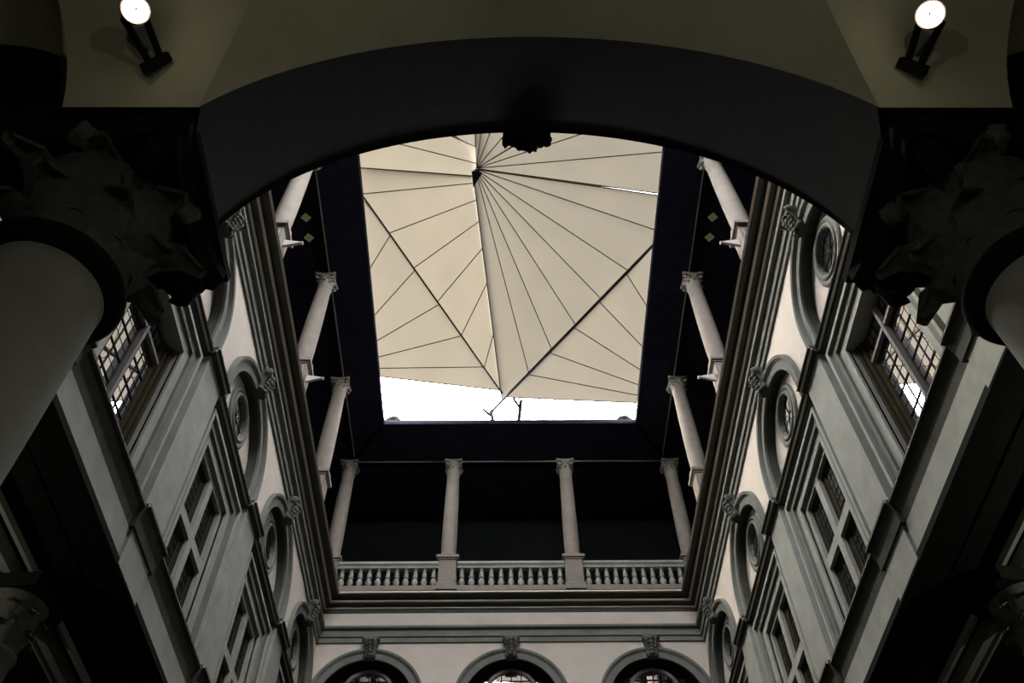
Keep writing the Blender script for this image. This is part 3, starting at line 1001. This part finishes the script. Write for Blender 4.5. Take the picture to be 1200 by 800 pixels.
# ------------------------------------------------------------------ big portico columns
def portico_column(label, x, y):
    t = thing('portico_column', label, 'column', (x, y, ZO))
    shaft = [(0.50, -ZO + 0.45), (0.51, 0.5), (0.50, 2.0), (0.47, 4.0), (0.435, 5.42), (0.44, 5.50)]
    build('base', MB().lathe([(0.72, -ZO + 0.15), (0.74, -ZO + 0.24), (0.70, -ZO + 0.30), (0.58, -ZO + 0.33), (0.60, -ZO + 0.40), (0.52, -ZO + 0.46)], seg=40), 'deep_shade_stone', t)
    build('plinth', MB().box(-0.75, 0.75, -0.75, 0.75, -ZO, -ZO + 0.15), 'deep_shade_stone', t)
    build('shaft', MB().lathe(shaft, seg=48), 'light_stone', t)
    build('neck_ring', MB().lathe([(0.435, 5.50), (0.52, 5.53), (0.56, 5.59), (0.56, 5.64), (0.52, 5.70), (0.45, 5.73)], seg=48), 'deep_shade_stone', t)
    cap = build('capital', MB().lathe([(0.44, 5.70), (0.42, 6.1), (0.45, 6.45), (0.58, 6.72)], seg=32), 'carved', t)
    l1 = leaf_mesh(0.60, 0.42, 0.36).mesh('acanthus_leaf', 'carved')
    l2 = leaf_mesh(0.66, 0.42, 0.48).mesh('acanthus_leaf', 'carved')
    for k in range(8):
        a = 2 * PI * k / 8
        place('acanthus_leaf', l1, cap, (0.44 * math.cos(a), 0.44 * math.sin(a), 5.72), (0, 0, a))
        a += PI / 8
        place('acanthus_leaf', l2, cap, (0.47 * math.cos(a), 0.47 * math.sin(a), 5.98), (0, 0, a))
    vm = volute_mesh(0.20, 0.16).mesh('volute', 'deep_shade_stone')
    for k in range(4):
        a = PI / 4 + k * PI / 2
        place('volute', vm, cap, (0.82 * math.cos(a), 0.82 * math.sin(a), 6.56), (0, 0, a))
    fl = MB()
    for k in range(4):
        a = k * PI / 2
        fl.blob((0.66 * math.cos(a), 0.66 * math.sin(a), 6.80), (0.12, 0.12, 0.12), k, 0.5)
    build('rosette', fl, 'carved', cap)
    build('abacus', abacus_mb(1.70, 6.72, 6.98), 'deep_shade_stone', cap)
    build('impost_block', MB().box(-0.84, 0.84, -0.84, 0.84, 7.0, 7.10), 'deep_shade_stone', t)
    return t


portico_column('massive shadowed column with carved capital at the left of the arch', -3.72, 3.52)
portico_column('massive shadowed column with carved capital at the right of the arch', 3.76, 3.54)


# columns of the side porticos (seen only at the lower corners)
def side_column(label, x, y):
    t = thing('arcade_column', label, 'column', (x, y, ZO), 0, 'columns of the side porticos')
    build('base', MB().lathe([(0.62, -ZO), (0.62, -ZO + 0.2), (0.48, -ZO + 0.35)], seg=28), 'light_stone', t)
    build('shaft', MB().lathe([(0.42, -ZO + 0.3), (0.42, 3), (0.37, 8.9), (0.42, 8.93), (0.42, 9.0), (0.37, 9.03)], seg=32), 'stone', t)
    cap = build('capital', MB().lathe([(0.37, 9.0), (0.40, 9.5), (0.56, 9.95)], seg=24), 'carved', t)
    l1 = leaf_mesh(0.52, 0.30, 0.22).mesh('acanthus_leaf', 'carved')
    for k in range(8):
        for (r, z, o) in ((0.36, 9.02, 0), (0.40, 9.36, PI / 8)):
            a = 2 * PI * k / 8 + o
            place('acanthus_leaf', l1, cap, (r * math.cos(a), r * math.sin(a), z), (0, 0, a))
    build('abacus', abacus_mb(1.3, 10.0, 10.26), 'deep_shade_stone', cap)


side_column('dim column with leafy capital under the lintel at the lower left corner', -8.95, 12.975)
side_column('dim column with leafy capital under the lintel at the lower right corner', 9.0, 12.975)


# ------------------------------------------------------------------ vault floodlights
def vault_lamp(label, x, y, z, aim, foot, watts):
    t = thing('vault_floodlight', label, 'lamp', (x, y, z + ZO), 0, None)
    d = Vector(aim).normalized()
    a = d.orthogonal().normalized()
    c = Vector((0, 0, 0))
    # housing: a short drum behind the lens
    hs = MB().tube(c - d * 0.16, c - d * 0.01, 0.08, 28, 0.105)
    hs.tube(c - d * 0.02, c + d * 0.012, 0.112, 28, 0.112)
    build('housing', hs, 'rim', t)
    build('lens', MB().tube(c + d * 0.010, c + d * 0.022, 0.100, 28, 0.095), 'lamp', t)
    build('lens_clip', MB().tube(c + d * 0.02, c + d * 0.032, 0.010, 8), 'iron', t)
    f = Vector(foot) - Vector((x, y, z))
    sd = d.cross(f).normalized()
    for s in (-1, 1):
        build('bracket_arm', MB().bar(c + sd * s * 0.085 - d * 0.10, f + sd * s * 0.05, 0.05, 0.03), 'iron', t)
    build('foot_plate', MB().bar(f - sd * 0.12, f + sd * 0.12, 0.07, 0.10), 'iron', t)
    for nm, en, dv, off, ang, col in (('lamp_beam', watts, d, 0.14, 150, (1.0, 0.93, 0.74)),):
        L = bpy.data.lights.new(nm, 'POINT')
        L.energy, L.shadow_soft_size, L.color = en, 0.08, col
        lo = bpy.data.objects.new(nm, L)
        COL.objects.link(lo)
        lo.parent = t
        lo.location = c + d * off
        lo.rotation_euler = dv.to_track_quat('-Z', 'Y').to_euler()
    return t


vault_lamp('round lit floodlight on a black bracket at the upper left vault', -3.18, 1.925, 7.10, (0.55, -0.45, -0.70), (-3.17, 2.38, 7.24), 1.6)
vault_lamp('round lit floodlight on a black bracket at the upper right vault', 3.07, 1.95, 7.10, (-0.55, -0.45, -0.70), (3.10, 2.40, 7.22), 1.6)
vault_lamp('added floodlight out of view on the back wall behind the viewer, at the left', -1.6, -2.0, 3.0, (0.1, 0.5, 0.8), (-1.6, -2.35, 3.0), 44)  # unseen lamp added to light the vault and columns
vault_lamp('added floodlight out of view on the back wall behind the viewer, at the right', 1.6, -2.0, 3.0, (-0.1, 0.5, 0.8), (1.6, -2.35, 3.0), 44)  # its added twin, also out of view
vault_lamp('added floodlight out of view under the ceiling of the left side portico', -11.6, 9.5, 9.0, (0.8, 0.3, -0.5), (-12.3, 9.5, 9.3), 220)  # unseen lamp added to brighten the lower left mouldings
vault_lamp('added floodlight out of view under the ceiling of the right side portico', 11.6, 9.5, 9.0, (-0.8, 0.3, -0.5), (12.3, 9.5, 9.3), 420)  # unseen lamp added to brighten the lower right mouldings

# ------------------------------------------------------------------ sails over the opening
SAILS = {
    'A': [[[-1.41, 15.83, 34.4], [5.78, 15.02, 30.3]], [[-1.41, 15.83, 34.4], [5.68, 16.36, 30.0]], [[-1.41, 15.83, 34.4], [4.84, 18.44, 30.39]], [[-1.41, 15.83, 34.4], [3.86, 19.97, 30.65]], [[-1.41, 15.83, 34.4], [2.88, 21.48, 30.9]], [[-1.41, 15.83, 34.4], [1.91, 22.96, 31.13]], [[-1.41, 15.83, 34.4], [0.92, 24.45, 31.36]], [[-1.5, 16.11, 34.33], [-0.32, 26.07, 31.5]]],
    'A_corner': [5.76, 16.83, 30.0],
    'B': [[[-1.39, 16.21, 34.53], [-5.54, 13.74, 30.0]], [[-1.36, 16.48, 34.44], [-5.55, 14.81, 30.0]], [[-1.28, 17.14, 34.23], [-4.74, 16.69, 30.37]], [[-1.18, 18.0, 33.97], [-3.9, 18.45, 30.64]], [[-1.05, 19.1, 33.64], [-3.03, 20.26, 30.9]], [[-0.88, 20.57, 33.21], [-2.09, 22.19, 31.15]], [[-0.62, 22.81, 32.58], [-1.12, 24.18, 31.4]], [[-0.29, 25.88, 31.64], [-0.35, 25.72, 31.56]]],
    'B_corner': [-5.57, 15.02, 30.0],
    'C': [[[-5.57, 15.06, 30.0], [-5.52, 14.82, 29.98]], [[-5.68, 18.29, 30.0], [-4.63, 16.68, 30.28]], [[-5.74, 20.53, 30.0], [-3.79, 18.44, 30.55]], [[-5.7, 21.69, 30.0], [-2.9, 20.28, 30.81]], [[-5.57, 22.45, 30.0], [-2.02, 22.09, 31.05]], [[-5.6, 23.05, 30.0], [-1.1, 23.98, 31.28]], [[-5.6, 23.49, 30.0], [-0.35, 25.48, 31.46]]],
    'D': [[[5.77, 16.91, 30.0], [5.72, 16.81, 30.0]], [[5.69, 19.95, 30.0], [4.69, 18.43, 30.3]], [[5.75, 22.04, 30.0], [3.7, 19.97, 30.57]], [[5.75, 23.23, 30.0], [2.73, 21.47, 30.82]], [[5.73, 24.03, 30.0], [1.72, 23.0, 31.06]], [[5.74, 24.61, 30.0], [0.8, 24.38, 31.26]], [[5.76, 25.03, 30.0], [-0.2, 25.89, 31.48]]],
    'E': [[[-1.43, 16.32, 34.6], [-5.71, 14.03, 30.6]], [[-1.23, 15.69, 34.6], [-5.74, 12.54, 30.42]], [[-1.19, 15.0, 34.6], [-5.77, 10.88, 30.22]], [[-1.18, 14.79, 34.3], [-1.25, 9.0, 31.2]]],
    'E_corner': [-5.8, 9.0, 30.0],
    'F': [[[-1.38, 14.7, 34.1], [-1.25, 9.0, 31.2]], [[-1.37, 15.79, 34.4], [-0.55, 9.0, 31.08]], [[-1.37, 15.79, 34.4], [0.7, 9.0, 30.87]], [[-1.37, 15.79, 34.4], [2.77, 9.0, 30.53]], [[-1.37, 15.79, 34.4], [5.89, 9.31, 30.02]], [[-1.37, 15.79, 34.4], [5.85, 11.35, 30.12]], [[-1.37, 15.79, 34.4], [5.82, 13.2, 30.21]], [[-1.3, 15.81, 34.4], [5.85, 15.06, 30.5]]],
    'F_corner': [5.9, 9.0, 30.0],
    'boomR': [[5.73, 16.71, 29.89], [-0.84, 26.77, 31.51]],
    'boomL': [[-5.53, 14.74, 29.92], [-0.31, 25.52, 31.42]],
    'post': [[-0.83, 26.2, 30.8], [-0.59, 26.28, 30.0], [0.55, 25.73, 31.2], [0.38, 26.28, 30.0], [0.23, 25.56, 31.0]]}


def sail(name_label, rails, corner=None, corner_after=0, sag=0.06, seams=True):
    base = Vector(rails[0][0])
    t = thing('shade_sail', name_label, 'sail', base + Vector((0, 0, ZO)), 0, 'canvas sails over the open roof')
    N = 14
    for k in range(len(rails) - 1):
        (a0, b0), (a1, b1) = rails[k], rails[k + 1]
        a0, b0, a1, b1 = (Vector(p) - base for p in (a0, b0, a1, b1))
        g = MB()
        vs, fs = [], []
        mid = [b0, b1] if not (corner and k == corner_after) else [b0, Vector(corner) - base, b1]
        Wn = 6
        for i in range(N + 1):
            u = i / N
            for j in range(Wn + 1):
                v = j / Wn
                A = a0.lerp(a1, v)
                if len(mid) == 2:
                    Bp = b0.lerp(b1, v)
                else:
                    Bp = mid[0].lerp(mid[1], v * 2) if v < 0.5 else mid[1].lerp(mid[2], v * 2 - 1)
                p = A.lerp(Bp, u)
                dd = sag * 4 * v * (1 - v) * (b0 - b1).length * u * (1 - u) * 1.2
                p = p + Vector((0, 0, dd))
                vs.append(p)
        for i in range(N):
            for j in range(Wn):
                q = i * (Wn + 1) + j
                fs.append((q, q + 1, q + Wn + 2, q + Wn + 1))
        g.add(vs, fs, True)
        build('canvas_gore', g, 'cloth', t)
        if k > 0 or not seams:
            sm = MB().bar(a0 + Vector((0, 0, -0.02)), b0 + Vector((0, 0, -0.02)), 0.035, 0.02)
            build('seam', sm, 'seam', t)
    # hems along the first and last rail
    for a, c in (rails[0], rails[-1]):
        if (Vector(a) - Vector(c)).length > 0.3:
            build('hem', MB().bar(Vector(a) - base + Vector((0, 0, -0.03)), Vector(c) - base + Vector((0, 0, -0.03)), 0.04, 0.03), 'seam', t)
    return t


sail('large fan-shaped cream sail right of the mast point, shaded near it', SAILS['A'], SAILS['A_corner'], 1)
sail('long cream sail left of the centre fold, above the left boom', SAILS['B'], SAILS['B_corner'], 1)
sail('small cream corner sail below the left boom', SAILS['C'])
sail('small pinkish corner sail below the right boom', SAILS['D'])
sail('pale sail panel at the top left of the opening', SAILS['E'], SAILS['E_corner'], 1)
sail('golden sail panel at the top right of the opening', SAILS['F'], SAILS['F_corner'], 4)
for key, lab in (('boomL', 'thin dark boom across the left sails'), ('boomR', 'thick dark boom slanting across the right sails')):
    p, q = (Vector(v) for v in SAILS[key])
    t = thing('sail_boom', lab, 'boom', p + Vector((0, 0, ZO - 0.12)))
    r = 0.035 if key == 'boomL' else 0.06
    build('spar', MB().tube((0, 0, 0), q - p, r, 10), 'iron', t)
    build('end_fitting', MB().tube((q - p) * 0.985, (q - p) * 1.0, r * 1.6, 10), 'iron', t)
t = thing('mast_cap', 'dark pointed mast cap where the sails meet', 'mast', Vector(SAILS['A'][0][0]) + Vector((-0.05, 0.15, ZO - 0.15)))
build('cone', MB().lathe([(0.10, -0.1), (0.07, 0.25), (0.03, 0.7)], seg=12), 'iron', t)
build('plate', MB().add([(-0.1, -0.15, -0.12), (0.35, -0.1, -0.12), (-0.05, 0.55, -0.2), (-0.1, -0.15, -0.08), (0.35, -0.1, -0.08), (-0.05, 0.55, -0.16)],
                        [(0, 2, 1), (3, 4, 5), (0, 1, 4, 3), (1, 2, 5, 4), (2, 0, 3, 5)]), 'iron', t)
for (p, q, lab) in (((-0.83, 26.2, 30.8), (-0.59, 26.28, 29.4), 'left thin post propping the sail over the far eave'),
                    ((0.57, 25.9, 31.2), (0.38, 26.28, 29.4), 'right thin post propping the sail over the far eave')):
    p, q = Vector(p), Vector(q)
    t = thing('sail_post', lab, 'post', q + Vector((0, 0, ZO)))
    build('rod', MB().tube((0, 0, 0), p - q, 0.085, 8), 'iron', t)
    build('stay', MB().tube((p - q) * 0.75, p - q + Vector((-0.35, -0.1, 0.05)), 0.06, 6), 'iron', t)
